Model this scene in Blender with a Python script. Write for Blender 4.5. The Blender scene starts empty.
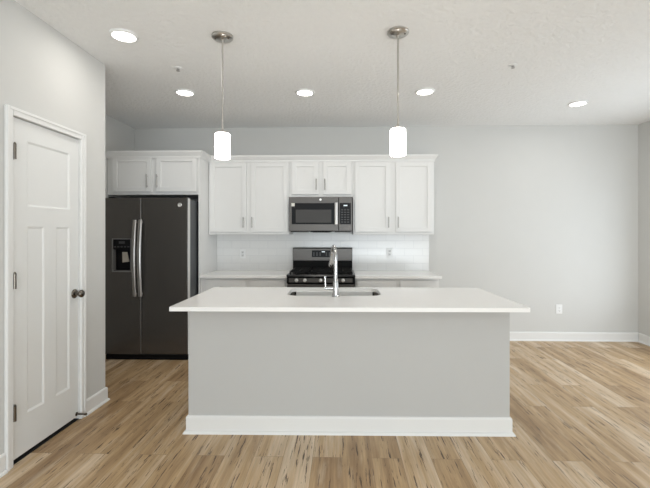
import bpy, bmesh, math, random
from mathutils import Vector, Matrix
random.seed(7)
S = bpy.context.scene
COL = S.collection

# ------------------------------------------------------------------ camera, light, exposure
EYE = 1.366
cam_data = bpy.data.cameras.new('camera')
cam_data.sensor_fit = 'HORIZONTAL'
cam_data.sensor_width = 36.0
cam_data.lens = 36.0 * 400.0 / 650.0
cam_data.shift_x = -6.0 / 650.0
cam_data.shift_y = -10.5 / 650.0
cam_data.clip_start = 0.05
cam = bpy.data.objects.new('camera', cam_data)
cam.location = (0, 0, EYE)
cam.rotation_euler = (math.radians(90), 0, math.radians(1.6))
COL.objects.link(cam)
S.camera = cam

S.view_settings.view_transform = 'Standard'
S.view_settings.look = 'None'
S.view_settings.gamma = 1.0
S.view_settings.use_curve_mapping = False
S.view_settings.exposure = 0.03

world = bpy.data.worlds.new('daylight')
S.world = world
world.use_nodes = True
wbg = world.node_tree.nodes['Background']
wbg.inputs[0].default_value = (0.80, 0.90, 1.0, 1)
wbg.inputs[1].default_value = 1.0


def area_light(name, loc, rot, sx, sy, power, col):
    d = bpy.data.lights.new(name, 'AREA')
    d.shape = 'RECTANGLE'
    d.size = sx
    d.size_y = sy
    d.energy = power
    d.color = col
    o = bpy.data.objects.new(name, d)
    o.location = loc
    o.rotation_euler = [math.radians(a) for a in rot]
    COL.objects.link(o)
    return o


REAR = -3.6          # rear wall of the room behind the camera
B = 5.175            # back wall
H = 2.743            # ceiling
XR = 3.75            # right wall
XP = -1.934          # pantry wall
XA = -2.72           # alcove wall
YP = 3.214           # pantry wall end
# daylight at the rear windows and at the patio door in the right wall (outside the frame)
area_light('daylight_rear', (0.9, REAR + 0.06, 1.45), (90, 0, 0), 4.2, 1.7, 71, (0.86, 0.945, 1.0))
area_light('daylight_right', (XR - 0.06, 3.62, 1.15), (90, 0, 90), 1.9, 1.8, 20, (0.86, 0.94, 1.0))
# upward fill lamps added inside the same openings to brighten the ceiling
area_light('added_ceiling_fill_rear', (0.9, REAR + 0.24, 0.62), (140, 0, 0), 4.2, 0.5, 134, (0.88, 0.955, 1.0))
area_light('added_ceiling_fill_right', (XR - 0.24, 3.62, 0.30), (140, 0, 90), 1.9, 0.5, 6, (0.95, 0.975, 1.0))


# ------------------------------------------------------------------ materials
def mat(name, col, rough=0.5, metal=0.0, spec=0.5, noise=0.0, nscale=30.0, bump=0.0, bscale=60.0, bdist=0.01,
        stretch=(1, 1, 1), emit=None, estr=0.0, coat=0.0):
    m = bpy.data.materials.new(name)
    m.use_nodes = True
    nt = m.node_tree
    p = nt.nodes['Principled BSDF']
    p.inputs['Base Color'].default_value = (*col, 1)
    p.inputs['Roughness'].default_value = rough
    p.inputs['Metallic'].default_value = metal
    p.inputs['Specular IOR Level'].default_value = spec
    p.inputs['Coat Weight'].default_value = coat
    if emit:
        p.inputs['Emission Color'].default_value = (*emit, 1)
        p.inputs['Emission Strength'].default_value = estr
    tc = nt.nodes.new('ShaderNodeTexCoord')
    mp = nt.nodes.new('ShaderNodeMapping')
    mp.inputs['Scale'].default_value = stretch
    nt.links.new(tc.outputs['Object'], mp.inputs['Vector'])
    if noise > 0:
        n = nt.nodes.new('ShaderNodeTexNoise')
        n.inputs['Scale'].default_value = nscale
        n.inputs['Detail'].default_value = 3
        nt.links.new(mp.outputs['Vector'], n.inputs['Vector'])
        r = nt.nodes.new('ShaderNodeMapRange')
        r.inputs['To Min'].default_value = 1 - noise
        r.inputs['To Max'].default_value = 1 + noise
        nt.links.new(n.outputs['Fac'], r.inputs['Value'])
        mx = nt.nodes.new('ShaderNodeVectorMath')
        mx.operation = 'SCALE'
        mx.inputs[0].default_value = col
        nt.links.new(r.outputs['Result'], mx.inputs['Scale'])
        nt.links.new(mx.outputs['Vector'], p.inputs['Base Color'])
    if bump > 0:
        n2 = nt.nodes.new('ShaderNodeTexNoise')
        n2.inputs['Scale'].default_value = bscale
        n2.inputs['Detail'].default_value = 4
        nt.links.new(mp.outputs['Vector'], n2.inputs['Vector'])
        b = nt.nodes.new('ShaderNodeBump')
        b.inputs['Strength'].default_value = bump
        b.inputs['Distance'].default_value = bdist
        nt.links.new(n2.outputs['Fac'], b.inputs['Height'])
        nt.links.new(b.outputs['Normal'], p.inputs['Normal'])
    return m


M = {}
M['wall'] = mat('greige_wall_paint', (0.635, 0.63, 0.61), 0.75, spec=0.25, noise=0.012, nscale=6, bump=0.06, bscale=140)
M['ceiling'] = mat('knockdown_ceiling', (0.86, 0.86, 0.85), 0.9, spec=0.1, noise=0.02, nscale=25, bump=0.8, bscale=34, bdist=0.013)
M['trim'] = mat('white_trim_paint', (0.80, 0.795, 0.78), 0.38, spec=0.4, noise=0.008, nscale=10)
M['door'] = mat('white_door_paint', (0.78, 0.78, 0.765), 0.42, spec=0.4, noise=0.008, nscale=10)
M['cabinet'] = mat('white_cabinet_paint', (0.78, 0.775, 0.76), 0.40, spec=0.4, noise=0.01, nscale=8)
M['island'] = mat('grey_island_paint', (0.52, 0.515, 0.50), 0.7, spec=0.25, noise=0.012, nscale=5, bump=0.05, bscale=140)
M['quartz'] = mat('white_quartz', (0.90, 0.885, 0.865), 0.2, spec=0.5, noise=0.01, nscale=90)
M['nickel'] = mat('brushed_nickel', (0.56, 0.54, 0.51), 0.28, 1.0, noise=0.05, nscale=60, stretch=(1, 1, 0.1))
M['pull'] = mat('satin_nickel_pull', (0.40, 0.385, 0.365), 0.32, 1.0, noise=0.05, nscale=60)
M['dark_nickel'] = mat('dark_satin_nickel', (0.17, 0.15, 0.13), 0.25, 1.0, noise=0.05, nscale=40)
M['chrome'] = mat('polished_chrome', (0.48, 0.48, 0.48), 0.14, 1.0, noise=0.01, nscale=20)
M['steel'] = mat('brushed_steel', (0.19, 0.18, 0.165), 0.22, 0.95, noise=0.06, nscale=50, stretch=(0.1, 1, 1))
M['slate'] = mat('black_slate_steel', (0.118, 0.110, 0.102), 0.27, 0.75, noise=0.05, nscale=70, stretch=(1, 1, 0.05))
M['slate_light'] = mat('slate_steel', (0.105, 0.098, 0.092), 0.40, 0.8, noise=0.05, nscale=70, stretch=(0.05, 1, 1))
M['handle'] = mat('slate_handle_metal', (0.42, 0.405, 0.39), 0.30, 1.0, noise=0.04, nscale=60)
M['edge'] = mat('silver_and_edge_reflection', (0.70, 0.69, 0.67), 0.35, 0.3, noise=0.03, nscale=40)  # silver; its pale colour also paints the reflection on the refrigerator door edge
M['black'] = mat('black_plastic', (0.005, 0.005, 0.005), 0.5, spec=0.1, noise=0.1, nscale=40)
M['fridge_side'] = mat('dark_grey_cabinet_steel', (0.05, 0.055, 0.06), 0.4, 0.2, noise=0.05, nscale=40)
M['glass'] = mat('black_glass', (0.008, 0.008, 0.009), 0.32, spec=0.12, noise=0.05, nscale=10)
M['window_mesh'] = mat('microwave_screen', (0.07, 0.068, 0.066), 0.4, spec=0.15, noise=0.08, nscale=300)
M['iron'] = mat('cast_iron', (0.008, 0.008, 0.008), 0.55, spec=0.2, noise=0.15, nscale=80, bump=0.1, bscale=200)
M['enamel'] = mat('black_enamel', (0.01, 0.01, 0.011), 0.22, noise=0.05, nscale=30)
M['knob'] = mat('silver_knob', (0.72, 0.71, 0.69), 0.3, 0.8, noise=0.02, nscale=40)
M['plastic'] = mat('white_plastic', (0.82, 0.82, 0.81), 0.35, noise=0.01, nscale=30)
M['grey_plastic'] = mat('grey_plastic', (0.17, 0.165, 0.16), 0.5, noise=0.05, nscale=40)
M['button'] = mat('button_print', (0.045, 0.045, 0.047), 0.5, noise=0.05, nscale=50)
M['label'] = mat('paper_label', (0.80, 0.78, 0.72), 0.6, noise=0.03, nscale=60)
M['tan'] = mat('beige_paddle', (0.42, 0.38, 0.32), 0.5, noise=0.05, nscale=40)
M['display'] = mat('lit_display', (0.1, 0.1, 0.1), 0.4, noise=0.05, emit=(0.85, 0.95, 1.0), estr=0.9)
M['slot'] = mat('outlet_slot', (0.20, 0.20, 0.20), 0.6, noise=0.05)
M['outlet'] = mat('outlet_plastic', (0.64, 0.64, 0.63), 0.4, noise=0.02)
M['shade'] = mat('lit_opal_glass', (0.9, 0.88, 0.84), 0.3, noise=0.01, emit=(1.0, 0.96, 0.90), estr=13.0)
M['led'] = mat('lit_led_lens', (0.9, 0.9, 0.88), 0.4, noise=0.01, emit=(1.0, 0.965, 0.91), estr=7.0)
M['gap'] = mat('painted_gap_shade', (0.01, 0.01, 0.01), 0.8, noise=0.1)  # near-black colour painting the shade below the pantry door


def floor_material():
    m = bpy.data.materials.new('rustic_vinyl_plank')
    m.use_nodes = True
    nt = m.node_tree
    L = nt.links.new
    p = nt.nodes['Principled BSDF']
    tc = nt.nodes.new('ShaderNodeTexCoord')
    sep = nt.nodes.new('ShaderNodeSeparateXYZ')
    L(tc.outputs['Object'], sep.inputs[0])
    cmb = nt.nodes.new('ShaderNodeCombineXYZ')
    L(sep.outputs['Y'], cmb.inputs['X'])
    L(sep.outputs['X'], cmb.inputs['Y'])
    br = nt.nodes.new('ShaderNodeTexBrick')
    br.offset = 0.37
    br.inputs['Scale'].default_value = 1.0
    br.inputs['Brick Width'].default_value = 1.22
    br.inputs['Row Height'].default_value = 0.18
    br.inputs['Mortar Size'].default_value = 0.0012
    br.inputs['Mortar Smooth'].default_value = 0.2
    br.inputs['Bias'].default_value = 0.0
    br.inputs['Color1'].default_value = (0, 0, 0, 1)
    br.inputs['Color2'].default_value = (1, 1, 1, 1)
    br.inputs['Mortar'].default_value = (0.5, 0.5, 0.5, 1)
    L(cmb.outputs[0], br.inputs['Vector'])

    def stretched(scale_along, scale_across, seed_mul):
        # wood grain runs along Y; each plank is shifted by its own random value
        mul = nt.nodes.new('ShaderNodeMath')
        mul.operation = 'MULTIPLY'
        mul.inputs[1].default_value = seed_mul
        L(br.outputs['Color'], mul.inputs[0])
        a = nt.nodes.new('ShaderNodeMath')
        a.operation = 'MULTIPLY'
        a.inputs[1].default_value = scale_across
        L(sep.outputs['X'], a.inputs[0])
        b = nt.nodes.new('ShaderNodeMath')
        b.operation = 'MULTIPLY'
        b.inputs[1].default_value = scale_along
        L(sep.outputs['Y'], b.inputs[0])
        c = nt.nodes.new('ShaderNodeCombineXYZ')
        L(a.outputs[0], c.inputs['X'])
        L(b.outputs[0], c.inputs['Y'])
        L(mul.outputs[0], c.inputs['Z'])
        return c

    # plank tone
    tone = nt.nodes.new('ShaderNodeValToRGB')
    cr = tone.color_ramp
    cr.elements[0].position = 0.0
    cr.elements[0].color = FLOOR_DARK
    cr.elements[1].position = 1.0
    cr.elements[1].color = FLOOR_LIGHT
    e = cr.elements.new(0.5)
    e.color = FLOOR_MID
    g1 = nt.nodes.new('ShaderNodeTexNoise')
    g1.inputs['Scale'].default_value = 1.0
    g1.inputs['Detail'].default_value = 5
    g1.inputs['Roughness'].default_value = 0.6
    g1.inputs['Distortion'].default_value = 0.15
    L(stretched(0.9, 17, 30).outputs[0], g1.inputs['Vector'])
    mixt = nt.nodes.new('ShaderNodeMix')
    mixt.data_type = 'FLOAT'
    mixt.inputs['Factor'].default_value = 0.58
    L(br.outputs['Color'], mixt.inputs['A'])
    rg = nt.nodes.new('ShaderNodeMapRange')
    rg.inputs['From Min'].default_value = 0.27
    rg.inputs['From Max'].default_value = 0.73
    L(g1.outputs['Fac'], rg.inputs['Value'])
    L(rg.outputs['Result'], mixt.inputs['B'])
    L(mixt.outputs['Result'], tone.inputs['Fac'])
    # fine grain
    g2 = nt.nodes.new('ShaderNodeTexNoise')
    g2.inputs['Scale'].default_value = 1.0
    g2.inputs['Detail'].default_value = 4
    L(stretched(5, 120, 11).outputs[0], g2.inputs['Vector'])
    r2 = nt.nodes.new('ShaderNodeMapRange')
    r2.inputs['From Min'].default_value = 0.3
    r2.inputs['From Max'].default_value = 0.7
    r2.inputs['To Min'].default_value = 0.88
    r2.inputs['To Max'].default_value = 1.12
    L(g2.outputs['Fac'], r2.inputs['Value'])
    sc = nt.nodes.new('ShaderNodeVectorMath')
    sc.operation = 'SCALE'
    L(tone.outputs['Color'], sc.inputs[0])
    L(r2.outputs['Result'], sc.inputs['Scale'])
    # dark rustic cracks and knots
    g3 = nt.nodes.new('ShaderNodeTexNoise')
    g3.inputs['Scale'].default_value = 1.0
    g3.inputs['Detail'].default_value = 6
    g3.inputs['Roughness'].default_value = 0.62
    g3.inputs['Distortion'].default_value = 0.1
    L(stretched(4.6, 82, 53).outputs[0], g3.inputs['Vector'])
    r3 = nt.nodes.new('ShaderNodeMapRange')
    r3.inputs['From Min'].default_value = 0.37
    r3.inputs['From Max'].default_value = 0.405
    r3.inputs['To Min'].default_value = 0.95
    r3.inputs['To Max'].default_value = 0.0
    L(g3.outputs['Fac'], r3.inputs['Value'])
    mc = nt.nodes.new('ShaderNodeMix')
    mc.data_type = 'RGBA'
    L(r3.outputs['Result'], mc.inputs['Factor'])
    # pale limed patches
    g4 = nt.nodes.new('ShaderNodeTexNoise')
    g4.inputs['Scale'].default_value = 1.0
    g4.inputs['Detail'].default_value = 5
    g4.inputs['Roughness'].default_value = 0.65
    L(stretched(1.6, 15, 71).outputs[0], g4.inputs['Vector'])
    r4 = nt.nodes.new('ShaderNodeMapRange')
    r4.inputs['From Min'].default_value = 0.56
    r4.inputs['From Max'].default_value = 0.68
    r4.inputs['To Max'].default_value = 0.28
    L(g4.outputs['Fac'], r4.inputs['Value'])
    ml = nt.nodes.new('ShaderNodeMix')
    ml.data_type = 'RGBA'
    L(r4.outputs['Result'], ml.inputs['Factor'])
    L(sc.outputs['Vector'], ml.inputs['A'])
    ml.inputs['B'].default_value = (0.70, 0.60, 0.47, 1)
    L(ml.outputs['Result'], mc.inputs['A'])
    mc.inputs['B'].default_value = (0.07, 0.04, 0.022, 1)
    # joints
    mj = nt.nodes.new('ShaderNodeMix')
    mj.data_type = 'RGBA'
    mul = nt.nodes.new('ShaderNodeMath')
    mul.operation = 'MULTIPLY'
    mul.inputs[1].default_value = 0.55
    L(br.outputs['Fac'], mul.inputs[0])
    L(mul.outputs[0], mj.inputs['Factor'])
    L(mc.outputs['Result'], mj.inputs['A'])
    mj.inputs['B'].default_value = (0.08, 0.05, 0.03, 1)
    L(mj.outputs['Result'], p.inputs['Base Color'])
    p.inputs['Roughness'].default_value = 0.42
    p.inputs['Specular IOR Level'].default_value = 0.5
    bp = nt.nodes.new('ShaderNodeBump')
    bp.inputs['Strength'].default_value = 0.12
    bp.inputs['Distance'].default_value = 0.004
    L(g2.outputs['Fac'], bp.inputs['Height'])
    L(bp.outputs['Normal'], p.inputs['Normal'])
    return m


FLOOR_DARK = (0.22, 0.120, 0.050, 1)
FLOOR_MID = (0.50, 0.342, 0.187, 1)
FLOOR_LIGHT = (0.76, 0.635, 0.49, 1)
M['floor'] = floor_material()


def tile_material():
    m = bpy.data.materials.new('white_subway_tile')
    m.use_nodes = True
    nt = m.node_tree
    L = nt.links.new
    p = nt.nodes['Principled BSDF']
    tc = nt.nodes.new('ShaderNodeTexCoord')
    sep = nt.nodes.new('ShaderNodeSeparateXYZ')
    L(tc.outputs['Object'], sep.inputs[0])
    cmb = nt.nodes.new('ShaderNodeCombineXYZ')
    L(sep.outputs['X'], cmb.inputs['X'])
    L(sep.outputs['Z'], cmb.inputs['Y'])
    br = nt.nodes.new('ShaderNodeTexBrick')
    br.inputs['Scale'].default_value = 1.0
    br.inputs['Brick Width'].default_value = 0.235
    br.inputs['Row Height'].default_value = 0.0975
    br.inputs['Mortar Size'].default_value = 0.002
    br.inputs['Mortar Smooth'].default_value = 0.3
    br.inputs['Color1'].default_value = (0.79, 0.785, 0.77, 1)
    br.inputs['Color2'].default_value = (0.765, 0.76, 0.745, 1)
    br.inputs['Mortar'].default_value = (0.67, 0.67, 0.67, 1)
    L(cmb.outputs[0], br.inputs['Vector'])
    L(br.outputs['Color'], p.inputs['Base Color'])
    p.inputs['Roughness'].default_value = 0.18
    b = nt.nodes.new('ShaderNodeBump')
    b.invert = True
    b.inputs['Strength'].default_value = 0.3
    b.inputs['Distance'].default_value = 0.002
    L(br.outputs['Fac'], b.inputs['Height'])
    L(b.outputs['Normal'], p.inputs['Normal'])
    return m


M['tile'] = tile_material()


# ------------------------------------------------------------------ geometry helpers
def new_bm():
    return bmesh.new()


def add_box(bm, x0, x1, y0, y1, z0, z1, bev=0.0, seg=2):
    t = bmesh.new()
    bmesh.ops.create_cube(t, size=1.0)
    for v in t.verts:
        v.co = Vector((x0 if v.co.x < 0 else x1, y0 if v.co.y < 0 else y1, z0 if v.co.z < 0 else z1))
    bmesh.ops.recalc_face_normals(t, faces=t.faces)
    if bev > 0:
        bmesh.ops.bevel(t, geom=list(t.edges), offset=bev, segments=seg, profile=0.5, affect='EDGES', clamp_overlap=True)
    merge(bm, t)


def merge(bm, t):
    me = bpy.data.meshes.new('tmp')
    t.to_mesh(me)
    t.free()
    bm.from_mesh(me)
    bpy.data.meshes.remove(me)


def add_lathe(bm, prof, origin, axis='Z', n=32, cap=True):
    """prof: list of (radius, height along axis)."""
    t = bmesh.new()
    rings = []
    for r, hh in prof:
        ring = []
        for k in range(n):
            a = 2 * math.pi * k / n
            ring.append(t.verts.new((r * math.cos(a), r * math.sin(a), hh)))
        rings.append(ring)
    for i in range(len(rings) - 1):
        for k in range(n):
            t.faces.new((rings[i][k], rings[i][(k + 1) % n], rings[i + 1][(k + 1) % n], rings[i + 1][k]))
    if cap:
        t.faces.new(rings[0][::-1])
        t.faces.new(rings[-1])
    bmesh.ops.recalc_face_normals(t, faces=t.faces)
    if axis == 'X':
        R = Matrix.Rotation(math.radians(90), 4, 'Y')
    elif axis == '-Y':
        R = Matrix.Rotation(math.radians(90), 4, 'X')
    elif axis == '-Z':
        R = Matrix.Rotation(math.radians(180), 4, 'X')
    else:
        R = Matrix.Identity(4)
    t.transform(Matrix.Translation(origin) @ R)
    merge(bm, t)


def add_tube(bm, pts, radii, n=14, cap=True, squash=None):
    """sweep circles of given radii along pts; squash=(a,b) scales the two section axes."""
    t = bmesh.new()
    pts = [Vector(p) for p in pts]
    if not isinstance(radii, (list, tuple)):
        radii = [radii] * len(pts)
    rings = []
    u = None
    for i, p in enumerate(pts):
        if i == 0:
            d = pts[1] - pts[0]
        elif i == len(pts) - 1:
            d = pts[-1] - pts[-2]
        else:
            d = (pts[i + 1] - p).normalized() + (p - pts[i - 1]).normalized()
        d.normalize()
        if u is None:
            ref = Vector((1, 0, 0)) if abs(d.x) < 0.8 else Vector((0, 1, 0))
            u = (ref - d * ref.dot(d)).normalized()
        else:
            u = (u - d * u.dot(d)).normalized()
        w = d.cross(u)
        a, b = squash if squash else (1, 1)
        rings.append([t.verts.new(p + (u * math.cos(2 * math.pi * k / n) * a + w * math.sin(2 * math.pi * k / n) * b) * radii[i])
                      for k in range(n)])
    for i in range(len(rings) - 1):
        for k in range(n):
            t.faces.new((rings[i][k], rings[i][(k + 1) % n], rings[i + 1][(k + 1) % n], rings[i + 1][k]))
    if cap:
        t.faces.new(rings[0][::-1])
        t.faces.new(rings[-1])
    bmesh.ops.recalc_face_normals(t, faces=t.faces)
    merge(bm, t)


def add_prism(bm, poly, x0, x1, axis='X'):
    """poly in the two remaining axes, extruded along axis."""
    t = bmesh.new()
    def pt(a, b, c):
        if axis == 'X':
            return (c, a, b)
        if axis == 'Y':
            return (a, c, b)
        return (a, b, c)
    v0 = [t.verts.new(pt(a, b, x0)) for a, b in poly]
    v1 = [t.verts.new(pt(a, b, x1)) for a, b in poly]
    n = len(poly)
    t.faces.new(v0)
    t.faces.new(v1[::-1])
    for k in range(n):
        t.faces.new((v0[k], v1[k], v1[(k + 1) % n], v0[(k + 1) % n]))
    bmesh.ops.recalc_face_normals(t, faces=t.faces)
    merge(bm, t)


def add_sweep(bm, path, profile, closed=False):
    """path: plan points; profile: (offset to the right of travel, z), mitred at corners."""
    t = bmesh.new()
    P = [Vector((a, b)) for a, b in path]
    n = len(P)
    rows = []
    for i in range(n):
        dirs = []
        if i > 0 or closed:
            dirs.append((P[i] - P[i - 1]).normalized())
        if i < n - 1 or closed:
            dirs.append((P[(i + 1) % n] - P[i]).normalized())
        nr = [Vector((d.y, -d.x)) for d in dirs]
        if len(nr) == 2:
            b = (nr[0] + nr[1])
            b = b / (1 + nr[0].dot(nr[1]))
        else:
            b = nr[0]
        rows.append([t.verts.new((P[i].x + b.x * o, P[i].y + b.y * o, z)) for o, z in profile])
    m = len(profile)
    rng = range(n) if closed else range(n - 1)
    for i in rng:
        for k in range(m):
            j = (i + 1) % n
            t.faces.new((rows[i][k], rows[j][k], rows[j][(k + 1) % m], rows[i][(k + 1) % m]))
    if not closed:
        t.faces.new(rows[0])
        t.faces.new(rows[-1][::-1])
    bmesh.ops.recalc_face_normals(t, faces=t.faces)
    merge(bm, t)


def abs_loc(o):
    v = Vector((0, 0, 0))
    while o is not None:
        v = v + o.location
        o = o.parent
    return v


def obj(name, bm, m, parent=None, label=None, smooth=False, xf=None):
    """link a bmesh written in room coordinates as one object whose origin is its own middle."""
    if xf is not None:
        bm.transform(xf)
    lo = Vector((min(v.co.x for v in bm.verts), min(v.co.y for v in bm.verts), min(v.co.z for v in bm.verts)))
    hi = Vector((max(v.co.x for v in bm.verts), max(v.co.y for v in bm.verts), max(v.co.z for v in bm.verts)))
    c = (lo + hi) / 2
    if parent is None:
        c.z = lo.z
    bm.transform(Matrix.Translation(-c))
    me = bpy.data.meshes.new(name)
    bm.to_mesh(me)
    bm.free()
    me.materials.append(m)
    if smooth:
        for f in me.polygons:
            f.use_smooth = True
        me.set_sharp_from_angle(angle=math.radians(40))
    o = bpy.data.objects.new(name, me)
    COL.objects.link(o)
    if parent is not None:
        o.parent = parent
        o.location = c - abs_loc(parent)
    else:
        o.location = c
    if label:
        o['label'] = label
    return o


def tag(o, label, cat, group=None):
    o['label'] = label
    o['category'] = cat
    if group:
        o['group'] = group
    return o


def thing(name, label, cat, loc, group=None):
    o = bpy.data.objects.new(name, None)
    o.empty_display_size = 0.05
    COL.objects.link(o)
    o.location = loc
    return tag(o, label, cat, group)


def struct(name, bm, m, label=None, smooth=False, cat='room structure', origin=False):
    o = obj(name, bm, m, None, smooth=smooth)
    if origin:                      # keep texture coordinates at room coordinates
        o.data.transform(Matrix.Translation(o.location))
        o.location = (0, 0, 0)
    o['kind'] = 'structure'
    if label:
        o['label'] = label
        o['category'] = cat
    return o


def box_obj(name, b, m, parent=None, bev=0.0, label=None, xf=None):
    bm = new_bm()
    add_box(bm, *b, bev=bev)
    return obj(name, bm, m, parent, label, xf=xf)


# ------------------------------------------------------------------ room shell
T = 0.12
bm = new_bm(); add_box(bm, XA - T, XR + T, REAR - T, B + T, -0.12, 0)
struct('floor', bm, M['floor'], 'brown rustic wood plank floor running toward the back wall', cat='floor', origin=True)
bm = new_bm(); add_box(bm, XA - T, XR + T, REAR - T, B + T, H, H + 0.12)
struct('ceiling', bm, M['ceiling'], 'white knockdown textured ceiling', cat='ceiling', origin=True)
bm = new_bm(); add_box(bm, XA - T, XR + T, B, B + T, 0, H)
struct('wall_back', bm, M['wall'], 'light greige wall behind the kitchen cabinets', cat='wall')
bm = new_bm(); add_box(bm, XA - T, XA, YP, B, 0, H)
add_box(bm, XA - T, XA, 1.9, YP, 0, H)
add_box(bm, XA, XP - T, 1.9 - T, 1.9, 0, H)
struct('wall_alcove', bm, M['wall'], 'greige side wall left of the refrigerator recess, continuing behind the pantry', cat='wall')
# pantry wall with a real doorway
DY0, DY1, DZ = 2.286, 2.889, 2.054
bm = new_bm()
add_box(bm, XP - T, XP, REAR, DY0 - 0.02, 0, H)
add_box(bm, XP - T, XP, DY1 + 0.02, YP, 0, H)
add_box(bm, XP - T, XP, DY0 - 0.02, DY1 + 0.02, DZ + 0.02, H)
add_box(bm, XA - T, XP - T, YP - T, YP, 0, H)
struct('wall_left', bm, M['wall'], 'light greige wall around the white pantry door', cat='wall')
# right wall with the patio opening, which lies outside the frame
PY0, PY1, PZ = 2.62, 4.62, 2.08
bm = new_bm()
add_box(bm, XR, XR + T, REAR, PY0, 0, H)
add_box(bm, XR, XR + T, PY1, B, 0, H)
add_box(bm, XR, XR + T, PY0, PY1, PZ, H)
struct('wall_right', bm, M['wall'], 'greige wall at the right edge of the picture', cat='wall')
# rear wall with a wide window
WX0, WX1, WZ0, WZ1 = -1.25, 3.05, 0.35, 2.35
bm = new_bm()
add_box(bm, XP - T, WX0, REAR - T, REAR, 0, H)
add_box(bm, WX1, XR + T, REAR - T, REAR, 0, H)
add_box(bm, WX0, WX1, REAR - T, REAR, 0, WZ0)
add_box(bm, WX0, WX1, REAR - T, REAR, WZ1, H)
struct('wall_rear', bm, M['wall'], 'wall with the wide window behind the camera', cat='wall')


def framed_window(name, horizontal, a0, a1, z0, z1, c, nm):
    bm = new_bm()
    w = 0.06
    def bx(p0, p1, q0, q1):
        if horizontal:
            add_box(bm, p0, p1, c - 0.03, c + 0.03, q0, q1)
        else:
            add_box(bm, c - 0.03, c + 0.03, p0, p1, q0, q1)
    bx(a0, a0 + w, z0, z1); bx(a1 - w, a1, z0, z1)
    bx(a0 + w, a1 - w, z0, z0 + w); bx(a0 + w, a1 - w, z1 - w, z1)
    for k in range(1, nm):
        mid = a0 + (a1 - a0) * k / nm
        bx(mid - w / 2, mid + w / 2, z0 + w, z1 - w)
    struct(name, bm, M['trim'])


framed_window('window_1', True, WX0, WX1, WZ0, WZ1, REAR - 0.06, 3)
framed_window('window_2', False, PY0, PY1, 0.0, PZ, XR + 0.06, 2)

# baseboards: flat board with an eased top and a quarter-round shoe
BASE = [(0, 0), (0.026, 0), (0.0245, 0.008), (0.020, 0.014), (0.0135, 0.0175), (0.0135, 0.098), (0.011, 0.106), (0.004, 0.112), (0, 0.112)]
bm = new_bm(); add_sweep(bm, [(1.13, B), (XR, B)], BASE)
struct('baseboard_back', bm, M['trim'], 'white baseboard along the back wall right of the cabinets', cat='baseboard')
bm = new_bm(); add_sweep(bm, [(XR, B - 0.027), (XR, PY1)], BASE)
struct('baseboard_right', bm, M['trim'], 'white baseboard along the right wall', cat='baseboard')
bm = new_bm(); add_sweep(bm, [(XP, 2.942), (XP, YP), (XA + 0.2, YP)], BASE)
struct('baseboard_left', bm, M['trim'], 'white baseboard wrapping the wall corner right of the pantry door', cat='baseboard')
bm = new_bm(); add_sweep(bm, [(XP, REAR), (XP, 2.232)], BASE)
struct('baseboard_near', bm, M['trim'], 'white baseboard left of the pantry door', cat='baseboard')

# ------------------------------------------------------------------ pantry door and casing
bm = new_bm()
xf_, cw = XP + 0.018, 0.047
add_box(bm, XP, xf_, DY0 - cw - 0.004, DY0 - 0.004, 0, DZ + 0.004 + cw, bev=0.004)
add_box(bm, XP, xf_, DY1 + 0.004, DY1 + 0.004 + cw, 0, DZ + 0.004 + cw, bev=0.004)
add_box(bm, XP, xf_, DY0 - 0.004, DY1 + 0.004, DZ + 0.004, DZ + 0.004 + cw, bev=0.004)
# raised outer bead of the casing
add_box(bm, xf_, xf_ + 0.005, DY0 - cw - 0.004, DY0 - cw + 0.014, 0, DZ + 0.004 + cw, bev=0.002)
add_box(bm, xf_, xf_ + 0.005, DY1 + cw - 0.014, DY1 + 0.004 + cw, 0, DZ + 0.004 + cw, bev=0.002)
add_box(bm, xf_, xf_ + 0.005, DY0 - cw + 0.014, DY1 + cw - 0.014, DZ + cw - 0.014, DZ + 0.004 + cw, bev=0.002)
# jambs lining the doorway
add_box(bm, XP - T, XP, DY0 - 0.02, DY0 - 0.003, 0, DZ + 0.02)
add_box(bm, XP - T, XP, DY1 + 0.003, DY1 + 0.02, 0, DZ + 0.02)
add_box(bm, XP - T, XP, DY0 - 0.003, DY1 + 0.003, DZ + 0.005, DZ + 0.02)
struct('trim_1', bm, M['trim'], 'white casing around the pantry door', cat='door casing')


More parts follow.
